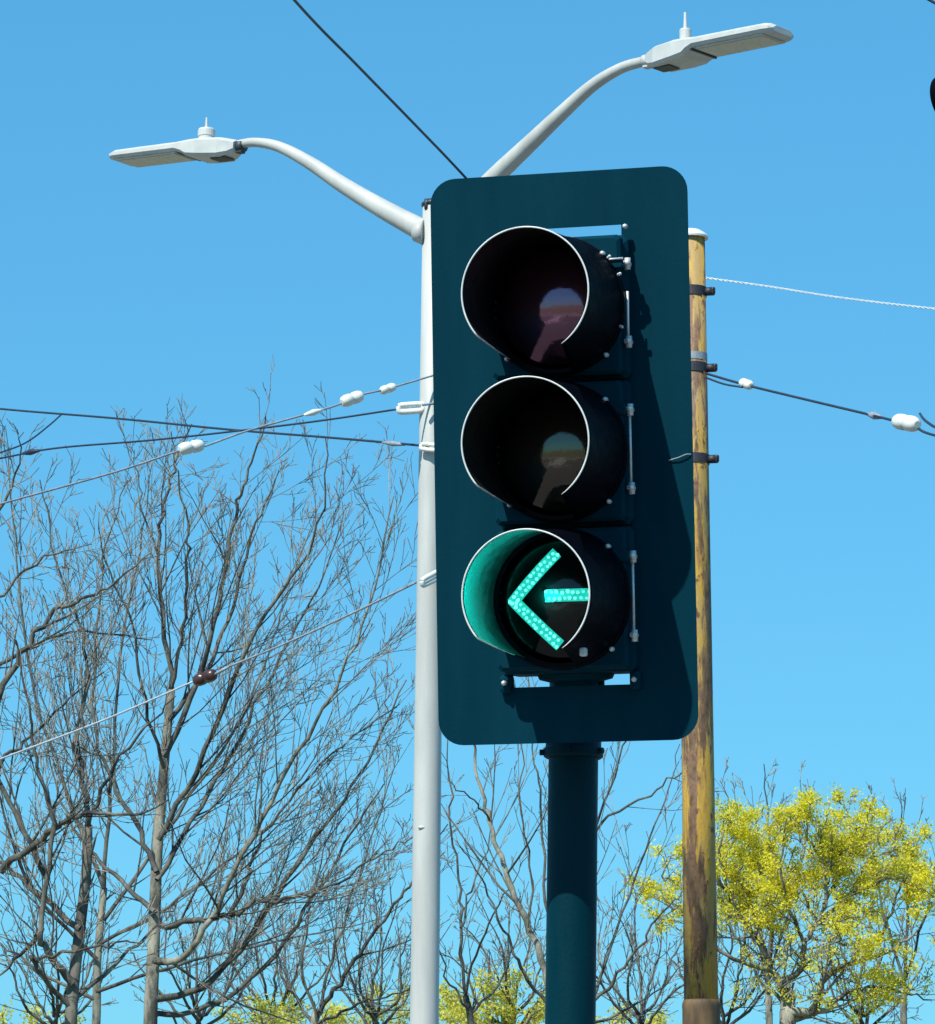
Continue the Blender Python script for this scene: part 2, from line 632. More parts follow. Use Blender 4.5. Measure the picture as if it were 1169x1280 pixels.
        if k == -1:
            # LED arrow
            rl = random.Random(5)
            def surf(x, z, lift):
                r2 = x * x + z * z
                y_ = FRONT - 0.004 - (math.sqrt(RC * RC - r2) - math.sqrt(RC * RC - LENS_R * LENS_R)) - lift
                return V((HX + x, y_, zc + z))
            segs = [((-0.118, -.0095), (-0.004, 0.110)), ((-0.118, .0035), (0.000, -0.112)), ((-0.030, 0.006), (0.112, 0.006))]
            for q, ((xa, za), (xb, zb)) in enumerate(segs):
                st, dt = MB(), MB()
                A, B = V((xa, za)), V((xb, zb))
                d = (B - A).normalized()
                nrm = V((-d.y, d.x))
                ln = (B - A).length
                hw = 0.0150
                m_ = 12
                lift = 0.0016 + 0.0004 * q
                rows = []
                for i in range(m_ + 1):
                    c = A + d * (ln * i / m_)
                    rows.append([surf(*(c + nrm * hw * s), lift) for s in (-1, -.33, .33, 1)])
                st.rings(rows, closed=False, cap=False, sm=True)
                cnt = int(ln / 0.0125)
                for i in range(cnt + 1):
                    for row in (-1, 1):
                        s = (i + (0.25 if row > 0 else -0.25)) / cnt
                        if not 0 <= s <= 1:
                            continue
                        c = A + d * (ln * s) + nrm * (0.0070 * row) + V((rl.gauss(0, .0010), rl.gauss(0, .0010)))
                        dt.ball(surf(c.x, c.y, lift + 0.0008), 0.0045 * rl.uniform(.8, 1.12), 6, (1, .5, 1))
                st.xf(TILT).build('arrow_bar', M['led_strip'], sec)
                dt.xf(TILT).build('led_row', M['led_dot'], sec)
            cl = MB()
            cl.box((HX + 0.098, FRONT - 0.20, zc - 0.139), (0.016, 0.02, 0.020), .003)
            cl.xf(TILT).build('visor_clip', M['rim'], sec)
    # bottom lugs of the housing, hub and bracket
    for sx in (-1, 1):
        lg = MB()
        lg.box((HX + sx * (HW - .006), 0.0, -HH - 0.020), (0.026, 0.05, 0.044), .006)
        lg.xf(TILT).build('mounting_lug', M['sign_paint'], root)
    for sx in (-1, 1):
        for sz in (-1, 1):
            p = V((HX + sx * (HW - .006), -0.028, sz * (HH + 0.018)))
            if sz > 0 and sx < 0:
                continue
            ls = MB()
            ls.tube([p + V((0, .004, 0)), p - V((0, .006, 0))], 0.0062, 8)
            ls.ball(p - V((0, .006, 0)), 0.006, 6)
            ls.xf(TILT).build('lug_bolt', M['steel'], root)
    hubm = MB()
    rr = []
    for r_, z_ in ((0.095, -HH + .001), (0.09, -HH - 0.010), (0.055, -HH - 0.019), (0.050, -HH - 0.06), (0.06, -HH - 0.066), (0.06, -HH - 0.09)):
        rr.append([(HX + r_ * math.cos(2 * math.pi * j / 32), 0.045 + .6 * r_ * math.sin(2 * math.pi * j / 32), z_) for j in range(32)])
    hubm.rings(rr, sm=False)
    hubm.xf(TILT).build('mounting_hub', M['sign_paint'], root)
    # pole behind the plate; upright of its own with a slight lean
    py_ = 0.42
    Mi = (Matrix.Translation(ROOT) @ Matrix.Rotation(YAW, 4, 'Z')).inverted()
    Yp = PC.y + py_ * math.cos(YAW)
    top = Mi @ at(717, 936, Yp)
    low = Mi @ at(713, 1280, Yp)
    dirv = (low - top).normalized()
    base = top + dirv * ((top.z + 0.0) / -dirv.z)
    up = top - dirv * 0.30
    pb = MB()
    pr = 31.2 / pxm(at(715, 1000, Yp))
    pb.tube([base, base + (top - base) * .5, top, up], [pr * 1.04, pr * 1.02, pr, pr], 40)
    pb.build('pole', M['pole_paint'], root)
    cb = MB()
    upd = -dirv
    cb.tube([top + dirv * .024, top + dirv * .020, top + dirv * .002, top - dirv * .004, top - dirv * .03], [pr * 1.10, pr * 1.20, pr * 1.22, pr * 1.12, pr * 1.12], 40, sm=False)
    for a in range(5):
        q = R(a * 72 + 200)
        o_ = V((math.cos(q), math.sin(q), 0)) * pr * 1.22
        cb.tube([top + dirv * .010 + o_ * .9, top + dirv * .010 + o_ * 1.12], .008, 6)
    cb.build('pole_collar', M['pole_paint'], root)
    fb = MB()
    fb.tube([base + V((0, 0, .001)), base + V((0, 0, .03)), base + V((0, 0, .05)), base + V((0, 0, .35))], [.16, .16, .105, .085], 32, sm=False)
    fb.build('pole_foot', M['pole_paint'], root)
    br = MB()
    for dz in (0.06, 0.24):
        p = top + V((0, 0, dz))
        br.tube([p, V((HX, 0.10, p.z))], 0.028, 12)
    br.box((HX, 0.118, top.z + .15), (0.12, 0.014, 0.30), .004)
    br.build('bracket', M['pole_paint'], root)
    return root


sig = build_signal()
tag(sig, 'dark teal traffic light with a lit green left arrow on a thick dark pole', 'traffic light')


# a second head, only its nearest visor peeping in at the upper right
sig2 = copy_tree(sig)
p2 = at(1158, 116, 25.0)
yaw2 = R(-130.0)
tip_local = TILT @ V((HX, FRONT - 0.29, SEC + 0.14))
off = Matrix.Rotation(yaw2, 3, 'Z') @ tip_local
sig2.rotation_euler = (0, 0, yaw2)
sig2.location = V((p2.x - off.x + 0.10, p2.y - off.y, p2.z - off.z + 0.09))
for o_ in sig2.children_recursive:
    if o_.name.startswith('visor_edge'):
        o_.material_slots[0].link = 'OBJECT'
        o_.material_slots[0].material = M['visor_black']
tag(sig2, 'second dark traffic light cut off by the upper right edge, only a hooded visor showing', 'traffic light')

# the lit LED module throws its green light on the inside of the visor
ld = bpy.data.lights.new('green_led', 'POINT')
ld.energy = 1.1
ld.color = (0.0, 1.0, 0.80)
ld.shadow_soft_size = 0.004
lo = bpy.data.objects.new('green_led', ld)
COL.objects.link(lo)
lo.parent = sig
lo.location = TILT @ V((HX - 0.022, FRONT - 0.055, -SEC + 0.006))

# ------------------------------------------------------------------ silver lamp post
YS = 26.0
sroot_top = at(543.5, 258, YS)
s_low = at(530.5, 1280, YS)
sd = (s_low - sroot_top).normalized()
s_base = sroot_top + sd * (sroot_top.z - 0.13) / -sd.z


def spole(py):
    """axis point of the silver pole at an image row"""
    t = (py - 258) / (1280 - 258)
    return sroot_top.lerp(s_low, t)


def srad(py):
    return (15.0 + 3.2 * (py - 258) / 1022) / pxm(spole(py))


lamp = empty('street_lamp', s_base)
tag(lamp, 'tall pale silver street lamp with two curved arms and flat LED heads', 'street lamp')


def local(mb, o):
    return mb.xf(Matrix.Translation(-V(o.location)))


b_ = MB()
b_.tube([s_base, s_low, spole(900), spole(600), sroot_top], [srad(1280) * 1.12, srad(1280), srad(900), srad(600), srad(258)], 40)
local(b_, lamp).build('pole', M['galv'], lamp)
b_ = MB()
b_.tube([sroot_top - sd * .002, sroot_top - sd * .02, sroot_top - sd * .045], [srad(258) * 1.12, srad(258) * 1.1, srad(258) * .6], 24)
b_.tube([sroot_top + V((-.05, -.05, -.03)), sroot_top + V((-.05, -.05, .035))], .016, 8)
local(b_, lamp).build('pole_cap', M['lamp_dark'], lamp)
b_ = MB()
b_.tube([s_base, s_base + V((0, 0, .06)), s_base + V((0, 0, .1)), s_base + V((0, 0, .6))], [.2, .2, .15, .13], 24, sm=False)
local(b_, lamp).build('pole_foot', M['galv'], lamp)
# a small hole cover on the shaft
c_ = spole(1043)
b_ = MB()
b_.ball(c_ + V((-.03, -srad(1043) * .93, 0)), .018, 6, (1.4, .5, .6))
local(b_, lamp).build('bolt', M['galv'], lamp)


def arm_Y(px, sgn):
    return YS - (px - 543) / 260.0 * 1.05


def lamp_arm(pts, rads, name='arm'):
    p3 = smooth_path([at(x, y, arm_Y(x, 1)) for x, y in pts], 6)
    r3 = []
    for i in range(len(p3)):
        t = i / (len(p3) - 1) * (len(rads) - 1)
        k = min(int(t), len(rads) - 2)
        r3.append((rads[k] + (rads[k + 1] - rads[k]) * (t - k)) / 200.0)
    m_ = MB()
    m_.tube(p3, r3, 24)
    return local(m_, lamp).build(name, M['galv'], lamp)


lamp_arm([(543, 296), (528, 288), (480, 262), (430, 232), (388, 204), (350, 184), (320, 178), (296, 181)], [15, 14.5, 12.5, 10.5, 8.8, 7.2, 6.2, 6.0])
lamp_arm([(543, 304), (580, 262), (622, 218), (664, 178), (706, 138), (742, 106), (775, 86), (800, 78), (818, 75)], [14, 13.5, 12, 10.5, 9, 7.8, 6.8, 6.4, 6.2])
# flange where the arms meet the pole
b_ = MB()
fp = spole(290)
b_.tube([fp + V((-.13, .02, -.005)), fp + V((-.06, .0, -.01))], [.055, .085], 20)
b_.tube([fp + V((.07, .0, 0)), fp + V((.13, -.02, .06))], [.085, .07], 20)
local(b_, lamp).build('arm_flange', M['galv'], lamp)


def lamp_head(px0, py0, px1, py1, cell):
    """an LED head between two photo points; origin at its arm end"""
    A = at(px0, py0, arm_Y(px0, 1))
    B = at(px1, py1, arm_Y(px1, 1))
    x = (B - A)
    Ln = x.length
    x.normalize()
    y = V((0, 0, 1)).cross(x).normalized()
    z = x.cross(y)
    mt = Matrix(((x.x, y.x, z.x, A.x), (x.y, y.y, z.y, A.y), (x.z, y.z, z.z, A.z), (0, 0, 0, 1)))
    k = Ln / 0.80

    def sec(xx, hw, zt, zb, c=.018):
        xx *= k
        c = min(c, (zt - zb) * .45)
        return [(xx, -hw + c, zb), (xx, hw - c, zb), (xx, hw, zb + c), (xx, hw, zt - c * 1.2), (xx, hw - c * 2, zt), (xx, -hw + c * 2, zt), (xx, -hw, zt - c * 1.2), (xx, -hw, zb + c)]
    body = MB()
    body.rings([sec(0.0, .055, .045, -.035), sec(.03, .075, .052, -.055), sec(.08, .105, .062, -.068), sec(.20, .128, .068, -.060), sec(.27, .135, .064, -.050), sec(.30, .140, .060, -.028), sec(.34, .145, .054, -.012), sec(.60, .145, .052, -.012), sec(.755, .143, .050, -.012), sec(.785, .128, .046, -.010), sec(.80, .100, .036, -.002)])
    body.xf(mt)
    h = local(body, lamp).build('lamp_head', M['lamp_white'], lamp)
    pn = MB()
    pn.box((.545 * k, 0, -.0165), (.40 * k, .235, .011), .003)
    for i in range(4):
        pn.box((.40 * k + i * .096 * k, 0, -.024), (.0945 * k, .20, .006), .0015)
    pn.xf(mt)
    local(pn, lamp).build('light_panel', M['led_panel'], h)
    dk = MB()
    dk.box((.325 * k, 0, -.022), (.014 * k, .25, .012), .002)
    dk.box((.10 * k, 0.0, -.0695), (.10 * k, .11, .006), .002)
    dk.xf(mt)
    local(dk, lamp).build('gasket', M['lamp_dark'], h)
    cl = MB()
    cl.tube([(-.05, 0, .004), (.012, 0, .004)], .040, 16)
    cl.box((-.02, 0, -.034), (.05, .05, .02), .004)
    cl.xf(mt)
    local(cl, lamp).build('clamp', M['lamp_white'] if cell == 'tall' else M['lamp_dark'], h)
    base = mt @ V((.215 * k, 0, .066))
    pc = MB()
    if cell == 'tall':
        prof = [(.044, -.01), (.044, .005), (.036, .008), (.036, .082), (.033, .088), (.016, .090), (.013, .094), (.010, .15), (.008, .195)]
    else:
        prof = [(.052, -.01), (.052, .004), (.054, .008), (.054, .03), (.058, .034), (.058, .075), (.052, .086), (.014, .088), (.011, .092), (.008, .14), (.006, .165)]
    pc.rings([[base + V((r_ * math.cos(2 * math.pi * j / 20), r_ * math.sin(2 * math.pi * j / 20), z_)) for j in range(20)] for r_, z_ in prof])
    local(pc, lamp).build('photocell', M['lamp_white'], h)
    gk = MB()
    gk.tube([base + V((0, 0, -.006)), base + V((0, 0, .003))], .060 if cell != 'tall' else .048, 20)
    local(gk, lamp).build('photocell_seal', M['lamp_dark'], h)


M['led_panel'] = painted('led_panel', (0.46, 0.48, 0.42), (0.60, 0.60, 0.54), 0.3, 30, bmp=0)
lamp_head(298, 184, 149, 202, 'short')
lamp_head(813, 76, 979, 42, 'tall')

# ------------------------------------------------------------------ rusty pole on the right
YR = 22.0
r_top = at(863.5, 296, YR)
r_low = at(876.5, 1250, YR)
rd = (r_low - r_top).normalized()
r_base = r_top + rd * (r_top.z - 0.004) / -rd.z


def rpole(py):
    return r_top.lerp(r_low, (py - 296) / (1250 - 296))


def rrad(py):
    return (17.6 + 3.9 * (py - 296) / 954) / pxm(rpole(py))


rp = empty('utility_pole', r_base)
tag(rp, 'rust streaked yellow steel pole behind the right edge of the traffic light', 'pole')
b_ = MB()
b_.tube([rpole(1256), rpole(1000), rpole(650), r_top], [rrad(1256), rrad(1000), rrad(650), rrad(296)], 40)
local(b_, rp).build('upper_shaft', M['rusty'], rp)
b_ = MB()
cr = rrad(1256) * 1.10
b_.tube([r_base, rpole(1262), rpole(1258), rpole(1254), rpole(1250)], [cr * 1.3, cr, cr * 1.02, cr, cr * .93], 40)
local(b_, rp).build('lower_shaft', M['rust_brown'], rp)
b_ = MB()
b_.tube([r_top + rd * .012, r_top + rd * .002, r_top - rd * .012, r_top - rd * .034, r_top - rd * .045], [rrad(296) * 1.24, rrad(296) * 1.26, rrad(296) * 1.12, rrad(296) * .7, rrad(296) * .2], 32, sm=False)
local(b_, rp).build('pole_cap', M['porcelain'], rp)
for py, hh, ex in ((368, 12, 9), (466, 12, 10), (582, 12, 10)):
    c = rpole(py)
    r_ = rrad(py)
    s_ = pxm(c)
    m_ = MB()
    hh_ = hh / s_ / 2
    m_.tube([c - V((0, 0, hh_)), c + V((0, 0, hh_))], r_ * 1.06, 32, sm=False)
    m_.tube([c + V((r_ * .9, -.02, 0)), c + V((r_ + ex / s_, -.03, 0))], hh_ * .9, 10)
    m_.box(c + V((r_ + ex / s_, -.03, 0)), (.02, .05, hh_ * 1.5), .006)
    local(m_, rp).build('band_clamp', M['band'], rp)
m_ = MB()
c = rpole(452)
m_.tube([c - V((0, 0, .02)), c + V((0, 0, .02))], rrad(452) * 1.03, 32, sm=False)
local(m_, rp).build('band_clamp', M['cable_grey'], rp)


# ------------------------------------------------------------------ overhead wires
def wire(pts, r, mat, label, twist=False, group='overhead wires', sub=10):
    """pts: (px, py, Y); the thing's own origin at its first point"""
    p3 = [at(*p) for p in pts]
    path = smooth_path(p3, sub)
    r *= .78 if not twist else .42
    root = empty('overhead_wire', p3[0])
    tag(root, label, 'wire', group)
    m_ = MB()
    if twist:
        dense = []
        for i in range(len(path) - 1):
            for j in range(8):
                dense.append(path[i].lerp(path[i + 1], j / 8))
        acc = 0
        a_, c_ = [], []
        for i, p in enumerate(dense):
            if i:
                acc += (dense[i] - dense[i - 1]).length
            q = acc / 0.055 * math.pi
            o = V((0, math.cos(q), math.sin(q))) * r * 1.1
            a_.append(p + o)
            c_.append(p - o)
        m_.tube(a_, r * .8, 5)
        m_.tube(c_, r * .8, 5)
    else:
        m_.tube(path, r, 8)
    local(m_, root).build('cable', mat, root)
    return root


def strain_insulator(root, px, py, Y, px2, py2, Y2, mat, rad=.030, kind='egg'):
    """an insulator lying along the wire between two photo points"""
    A, B = at(px, py, Y), at(px2, py2, Y2)
    d = B - A
    L = d.length
    d.normalize()
    s = d.cross(V((0, 0, 1))).normalized()
    u = s.cross(d)
    m_ = MB()
    if kind == 'egg':
        prof = [(0, .45), (.08, .85), (.2, 1), (.42, 1), (.46, .8), (.54, .8), (.58, 1), (.8, 1), (.92, .85), (1, .45)]
        m_.rings([[A + d * (L * t) + (s * math.cos(2 * math.pi * j / 16) + u * math.sin(2 * math.pi * j / 16)) * rad * q for j in range(16)] for t, q in prof], sm=True)
        nm = 'insulator'
    elif kind == 'loop':
        # a flat link: two rails joined by rounded ends
        rail = [A + u * rad * .4, A + d * L * .15 + u * rad * .62, B - d * L * .15 + u * rad * .62, B + u * rad * .3, B - u * rad * .3, B - d * L * .15 - u * rad * .62, A + d * L * .15 - u * rad * .62, A - u * rad * .4, A + u * rad * .4]
        m_.tube(smooth_path(rail, 4), rad * .54, 10)
        nm = 'insulator'
    else:
        m_.tube([A, A.lerp(B, .25), A.lerp(B, .5), A.lerp(B, .75), B], [rad * .35, rad * .7, rad, rad * .7, rad * .35], 8)
        nm = 'splice'
    return local(m_, root).build(nm, mat, root)


wire([(180, -220, 15), (368, 0, 18), (445, 80, 19.2), (520, 157, 20.4), (582, 222, 21.2), (700, 352, 21.6), (858, 560, 21.9)], .0085, M['cable_dark'],
     'dark wire slanting across the sky from the top edge down behind the traffic light')
w = wire([(-160, 494, 33), (0, 511, 31), (145, 523, 29.6), (287, 537, 28.3), (400, 546, 27.2), (505, 555, 26.2), (536, 558, 25.9)], .0098, M['cable_dark'],
         'dark blue wire running almost level from the left edge to the silver post')
strain_insulator(w, 478, 553, 26.4, 506, 556, 26.2, M['cable_grey'], .018, 'splice')
strain_insulator(w, 527, 558, 25.9, 548, 560, 25.85, M['porcelain'], .026, 'loop')
w = wire([(-140, 600, 28.6), (0, 573, 28), (72, 560, 27.7), (192, 550, 27.2), (311, 537, 26.7), (407, 525, 26.3), (500, 511, 25.95)], .0085, M['cable_dark'],
         'dark wire rising from the left edge to a long white link on the silver post')
strain_insulator(w, 499, 511, 25.95, 529, 509, 25.95, M['porcelain'], .034, 'loop')
m_ = MB()
m_.tube([at(528, 506, 25.85), at(548, 504, 25.9)], .009, 6)
local(m_, w).build('tie', M['cable_grey'], w)
strain_insulator(w, 28, 567, 27.9, 50, 563, 27.8, M['cable_dark'], .022, 'splice')
w = wire([(-150, 672, 23.6), (0, 630, 24.05), (144, 590, 24.5), (226, 563, 24.8), (252, 559, 24.88), (311, 538, 25.1), (393, 515, 25.37), (425, 505, 25.48), (450, 494, 25.56), (484, 486, 25.68), (546, 468, 25.9)], .0082, M['cable_grey'],
         'steeper grey wire strung with several white insulators left of the silver post')
strain_insulator(w, 224, 562, 24.79, 254, 556, 24.89, M['porcelain'], .038, 'egg')
strain_insulator(w, 427, 503, 25.48, 453, 494, 25.57, M['porcelain'], .038, 'egg')
strain_insulator(w, 380, 519, 25.32, 404, 512, 25.4, M['porcelain'], .020, 'splice')
strain_insulator(w, 476, 489, 25.65, 494, 483, 25.72, M['porcelain'], .028, 'egg')
wire([(-80, 592, 26), (0, 566, 28), (33, 553, 28.8), (60, 533, 29.6), (77, 518, 30.2)], .008, M['cable_dark'],
     'short thin tie wire curving down from the level wire at the far left')
w = wire([(287, 833, 27.25), (360, 803, 26.9), (431, 771, 26.55), (500, 738, 26.2), (546, 715, 25.98)], .010, M['cable_grey'],
         'grey lower wire climbing from a dark insulator to the silver post')
strain_insulator(w, 528, 729, 25.75, 552, 716, 25.9, M['porcelain'], .030, 'loop')
m_ = MB()
m_.tube([at(267, 844, 27.3), at(287, 833, 27.25)], .010, 6)
local(m_, w).build('tie', M['cable_grey'], w)
strain_insulator(w, 243, 852, 27.4, 270, 842, 27.3, M['porcelain_brown'], .042, 'egg')
wire([(244, 851, 27.4), (130, 900, 27.8), (0, 949, 28.3), (-140, 1002, 28.8)], .0092, M['cable_mid'],
     'pale lower wire dropping from the dark insulator to the left edge')
wire([(880, 347, 22), (960, 358, 21.4), (1050, 372, 20.7), (1169, 386, 19.8), (1320, 400, 18.6)], .0075, M['cable_pale'],
     'twisted pale wire running right from the top of the rusty pole', twist=True)
w = wire([(880, 466, 21.97), (932, 481, 21.7), (1010, 500, 21.2), (1090, 519, 20.7), (1122, 527, 20.5)], .0085, M['cable_dark'],
         'dark wire with a white insulator running right from the clamp of the rusty pole')
m_ = MB()
m_.tube(smooth_path([at(880, 471, 21.97), at(905, 480, 21.82), at(928, 484, 21.7)]), .0058, 6)
local(m_, w).build('tie', M['cable_dark'], w)
m_ = MB()
m_.tube(smooth_path([at(1143, 531, 20.4), at(1150, 537, 20.35), at(1158, 541, 20.3), at(1172, 545, 20.2), at(1200, 551, 20), at(1300, 571, 19.4)], 8), .0068, 6)
local(m_, w).build('tie', M['cable_dark'], w)
m_ = MB()
m_.tube(smooth_path([at(1150, 517, 20.4), at(1154, 523, 20.35), at(1161, 529, 20.3), at(1172, 535, 20.2), at(1200, 543, 20), at(1300, 564, 19.4)], 8), .0068, 6)
local(m_, w).build('tie', M['cable_dark'], w)
strain_insulator(w, 927, 478, 21.75, 939, 482, 21.65, M['porcelain'], .026, 'egg')
strain_insulator(w, 1083, 517, 20.75, 1103, 522, 20.65, M['cable_grey'], .020, 'splice')
strain_insulator(w, 1119, 526, 20.5, 1147, 531, 20.35, M['porcelain'], .040, 'egg')
wire([(1100, -32, 18), (1160, -1, 18), (1173, 6, 18), (1260, 52, 18)], .0085, M['cable_dark'],
     'dark wire just clipping the upper right corner of the picture')


# ------------------------------------------------------------------ trees
def tree_branches(rng, mb, p, d, length, r, level, maxl, P):
    """grow one branch and its children into the mesh builder; returns tips"""
    nseg = max(3, int(length / P['seg'][min(level, len(P['seg']) - 1)]))
    pts, rad = [p.copy()], [r]
    cur, dd = p.copy(), d.copy()
    for i in range(nseg):
        j = P['wob'][min(level, len(P['wob']) - 1)]
        dd = dd + V((rng.gauss(0, j), rng.gauss(0, j), rng.gauss(0, j * .8) + P['up'][min(level, len(P['up']) - 1)]))
        dd.normalize()
        cur = cur + dd * (length / nseg)
        pts.append(cur.copy())
        rad.append(max(P['rmin'], r * (1 - (i + 1) / nseg * P['taper'])))
    (mb if (level < 2 and r > .013) else P['fine']).tube(pts, rad, 3 if r < .03 else (5 if r < .08 else 8), cap=False)
    spawn(rng, mb, pts, rad, level, maxl, P, length)
    if level >= maxl - 1:
        P['tips'].append((pts[-1], dd.copy()))
        if level >= maxl:
            P['tips'].append((pts[len(pts) // 2], dd.copy()))


def spawn(rng, mb, pts, rad, level, maxl, P, length, start=.18):
    if level >= maxl:
        return
    n = max(2, int(length * P['den'][min(level, len(P['den']) - 1)]))
    cum = [0.0]
    for i in range(len(pts) - 1):
        cum.append(cum[-1] + (pts[i + 1] - pts[i]).length)
    tot = cum[-1]
    for k in range(n):
        s = tot * (start + (1 - start) * (k + rng.random()) / n)
        i = 0
        while i < len(cum) - 2 and cum[i + 1] < s:
            i += 1
        t = (s - cum[i]) / max(1e-6, cum[i + 1] - cum[i])
        q = pts[i].lerp(pts[i + 1], min(1, t))
        ax = (pts[i + 1] - pts[i]).normalized()
        side = V((rng.gauss(0, 1), rng.gauss(0, 1), rng.gauss(0, 1)))
        side = (side - ax * side.dot(ax))
        side.normalize()
        ang = R(rng.uniform(*P['ang']))
        d = ax * math.cos(ang) + side * math.sin(ang)
        frac = s / tot
        ln = length * rng.uniform(*P['len']) * (1.12 - .80 * frac)
        ln = max(P['lmin'], min(ln, P['lmax'][min(level, len(P['lmax']) - 1)]))
        rr = max(P['rmin'], rad[i] * rng.uniform(.30, .52))
        tree_branches(rng, mb, q, d, ln, rr, level + 1, maxl, P)


BASE_P = dict(seg=[.5, .35, .22, .16], wob=[.07, .08, .09, .10], up=[.05, .09, .10, .09], rmin=.0050, taper=.72,
              den=[3.2, 4.6, 5.6, 5.0], ang=(18, 46), len=(.28, .5), lmin=.16, lmax=[2.0, 1.1, .5, .3])


def make_tree(label, base_px, Y, trunk_px, limbs, rs, seed, maxl=3, group=None, name='bare_tree', bark_m='bark_grey', twig_m='twig', P=None, bloom=None, spread=1.0, kinds=None):
    """trunk_px: [(px, py)] from the lowest seen point up; limbs: list of (points, radius in px, depth drift in m)"""
    rng = random.Random(seed)
    PP = dict(BASE_P)
    if P:
        PP.update(P)
    PP['tips'] = []
    PP['fine'] = MB()
    lowest = at(trunk_px[0][0], trunk_px[0][1], Y)
    sc = pxm(lowest)
    base = V((at(base_px, 1280, Y).x, Y + rng.uniform(-.3, .3), 0))
    root = empty(name, base)
    tag(root, label, 'tree', group)
    t3 = [base - V((0, 0, .05)), base + V((0, 0, .35))]
    up = [at(x, y, Y + (0.15 * i)) for i, (x, y) in enumerate(trunk_px)]
    if up[0].z > 2.2:
        mid = t3[1].lerp(up[0], .5)
        mid.x += rng.uniform(-.15, .15)
        t3.append(mid)
    t3 += up
    path = smooth_path(t3, 5)
    rb = rs[0] / sc
    rt = rs[1] / sc
    rad = []
    for i in range(len(path)):
        t = i / (len(path) - 1)
        k = rb + (rt - rb) * t
        if i < 3:
            k *= 1.5 - .2 * i
        rad.append(k)
    tm, cm = MB(), MB()
    tm.tube(path, rad, 14)
    spawn(rng, cm, path[len(path) * 2 // 3:], rad[len(path) * 2 // 3:], 0, maxl, PP, 1.5)
    for pts, rpx, drift in limbs:
        p3 = []
        n = len(pts)
        for i, (x, y) in enumerate(pts):
            f = i / (n - 1)
            p3.append(at(x, y, Y + drift * f ** .8 * spread))
        path = smooth_path(p3, 5)
        # natural kinks
        for i in range(1, len(path) - 1):
            path[i] += V((rng.gauss(0, .02), rng.gauss(0, .05), rng.gauss(0, .02)))
        L = sum((path[i + 1] - path[i]).length for i in range(len(path) - 1))
        r0 = rpx * (.95 if bloom else .92) / sc
        rad = [max(PP['rmin'], r0 * (1 - .80 * i / (len(path) - 1))) for i in range(len(path))]
        (tm if rpx > 5 else cm).tube(path, rad, 8 if r0 > .05 else 6, cap=False)
        spawn(rng, cm, path, rad, 0, maxl, PP, L, .06)
    local(tm, root).build('trunk', M[bark_m], root)
    fine = PP['fine']
    n_v, n_f = len(cm.v), len(cm.f)
    cm.v.extend(fine.v)
    cm.f.extend(tuple(q + n_v for q in f) for f in fine.f)
    cm.smooth.extend(fine.smooth)
    crown = local(cm, root).build('crown', M['bark_grey' if bloom else 'limb'], root)
    crown.data.materials.append(M[twig_m])
    crown.data.polygons.foreach_set('material_index', [0] * n_f + [1] * len(fine.f))
    if bloom:
        bm_ = MB()
        n_per, size, matn, keep = bloom
        for p, d in PP['tips']:
            if not keep(p, rng):
                continue
            for i in range(n_per):
                c = p + V((rng.gauss(0, size * 1.25), rng.gauss(0, size * 1.25), rng.gauss(0, size * 1.0)))
                a = V((rng.gauss(0, 1), rng.gauss(0, 1), rng.gauss(0, 1))).normalized()
                b2 = a.orthogonal().normalized()
                b2 = Matrix.Rotation(rng.uniform(0, 6.28), 3, a) @ b2
                c2 = a.cross(b2)
                s1, s2 = size * rng.uniform(.26, .62), size * rng.uniform(.18, .42)
                bm_.quad(c - b2 * s1, c - c2 * s2, c + b2 * s1, c + c2 * s2)
        local(bm_, root).build('blossom', M[matn], root)
    return root


G = 'bare trees behind the wires'
make_tree('big bare grey tree with a straight trunk left of the silver post, limbs fanning right', 185, 60,
          [(188, 1285), (191, 1210), (194, 1130), (197, 1060), (205, 960), (214, 860)],
          [([(214, 860), (203, 760), (199, 680), (208, 620), (222, 570), (240, 530)], 4.2, .6),
           ([(206, 946), (240, 870), (262, 800), (287, 690), (297, 628), (316, 580), (332, 520)], 4.6, -.7),
           ([(212, 900), (262, 828), (290, 760), (311, 680), (336, 620), (352, 575)], 3.6, 1.2),
           ([(198, 1050), (258, 940), (306, 814), (354, 737), (398, 656), (407, 548)], 4.2, -1.4),
           ([(214, 860), (228, 785), (234, 700), (234, 650), (222, 590), (214, 540)], 3.0, -1.2),
           ([(196, 1100), (250, 1010), (300, 920), (350, 820), (400, 730), (430, 640)], 3.6, 1.8),
           ([(192, 1200), (225, 1200), (262, 1150), (306, 1065), (360, 960), (417, 864), (462, 760), (492, 620)], 5.2, -1.6),
           ([(190, 1250), (268, 1225), (345, 1118), (407, 1032), (460, 950), (508, 850)], 5.0, 1.0),
           ([(200, 1156), (250, 1150), (287, 1147), (320, 1128), (354, 1123), (412, 1109), (470, 1070), (516, 1046)], 4.6, -2.0),
           ([(287, 1147), (310, 1100), (316, 1070), (360, 1000), (430, 930), (500, 880)], 3.6, .6),
           ([(188, 1270), (250, 1262), (330, 1210), (393, 1120), (440, 1040), (480, 980)], 4.4, 2.0),
           ([(196, 1090), (170, 1030), (140, 980), (118, 900), (120, 800), (130, 700), (160, 600)], 4.0, .8),
           ([(205, 960), (182, 880), (165, 780), (130, 700), (124, 640)], 3.0, -1.4),
           ([(194, 1140), (150, 1100), (110, 1060), (70, 990), (60, 900)], 3.8, 1.6),
           ([(199, 700), (180, 640), (168, 580), (150, 530)], 1.8, .5)],
          (11, 5.5), 11, 3, G)
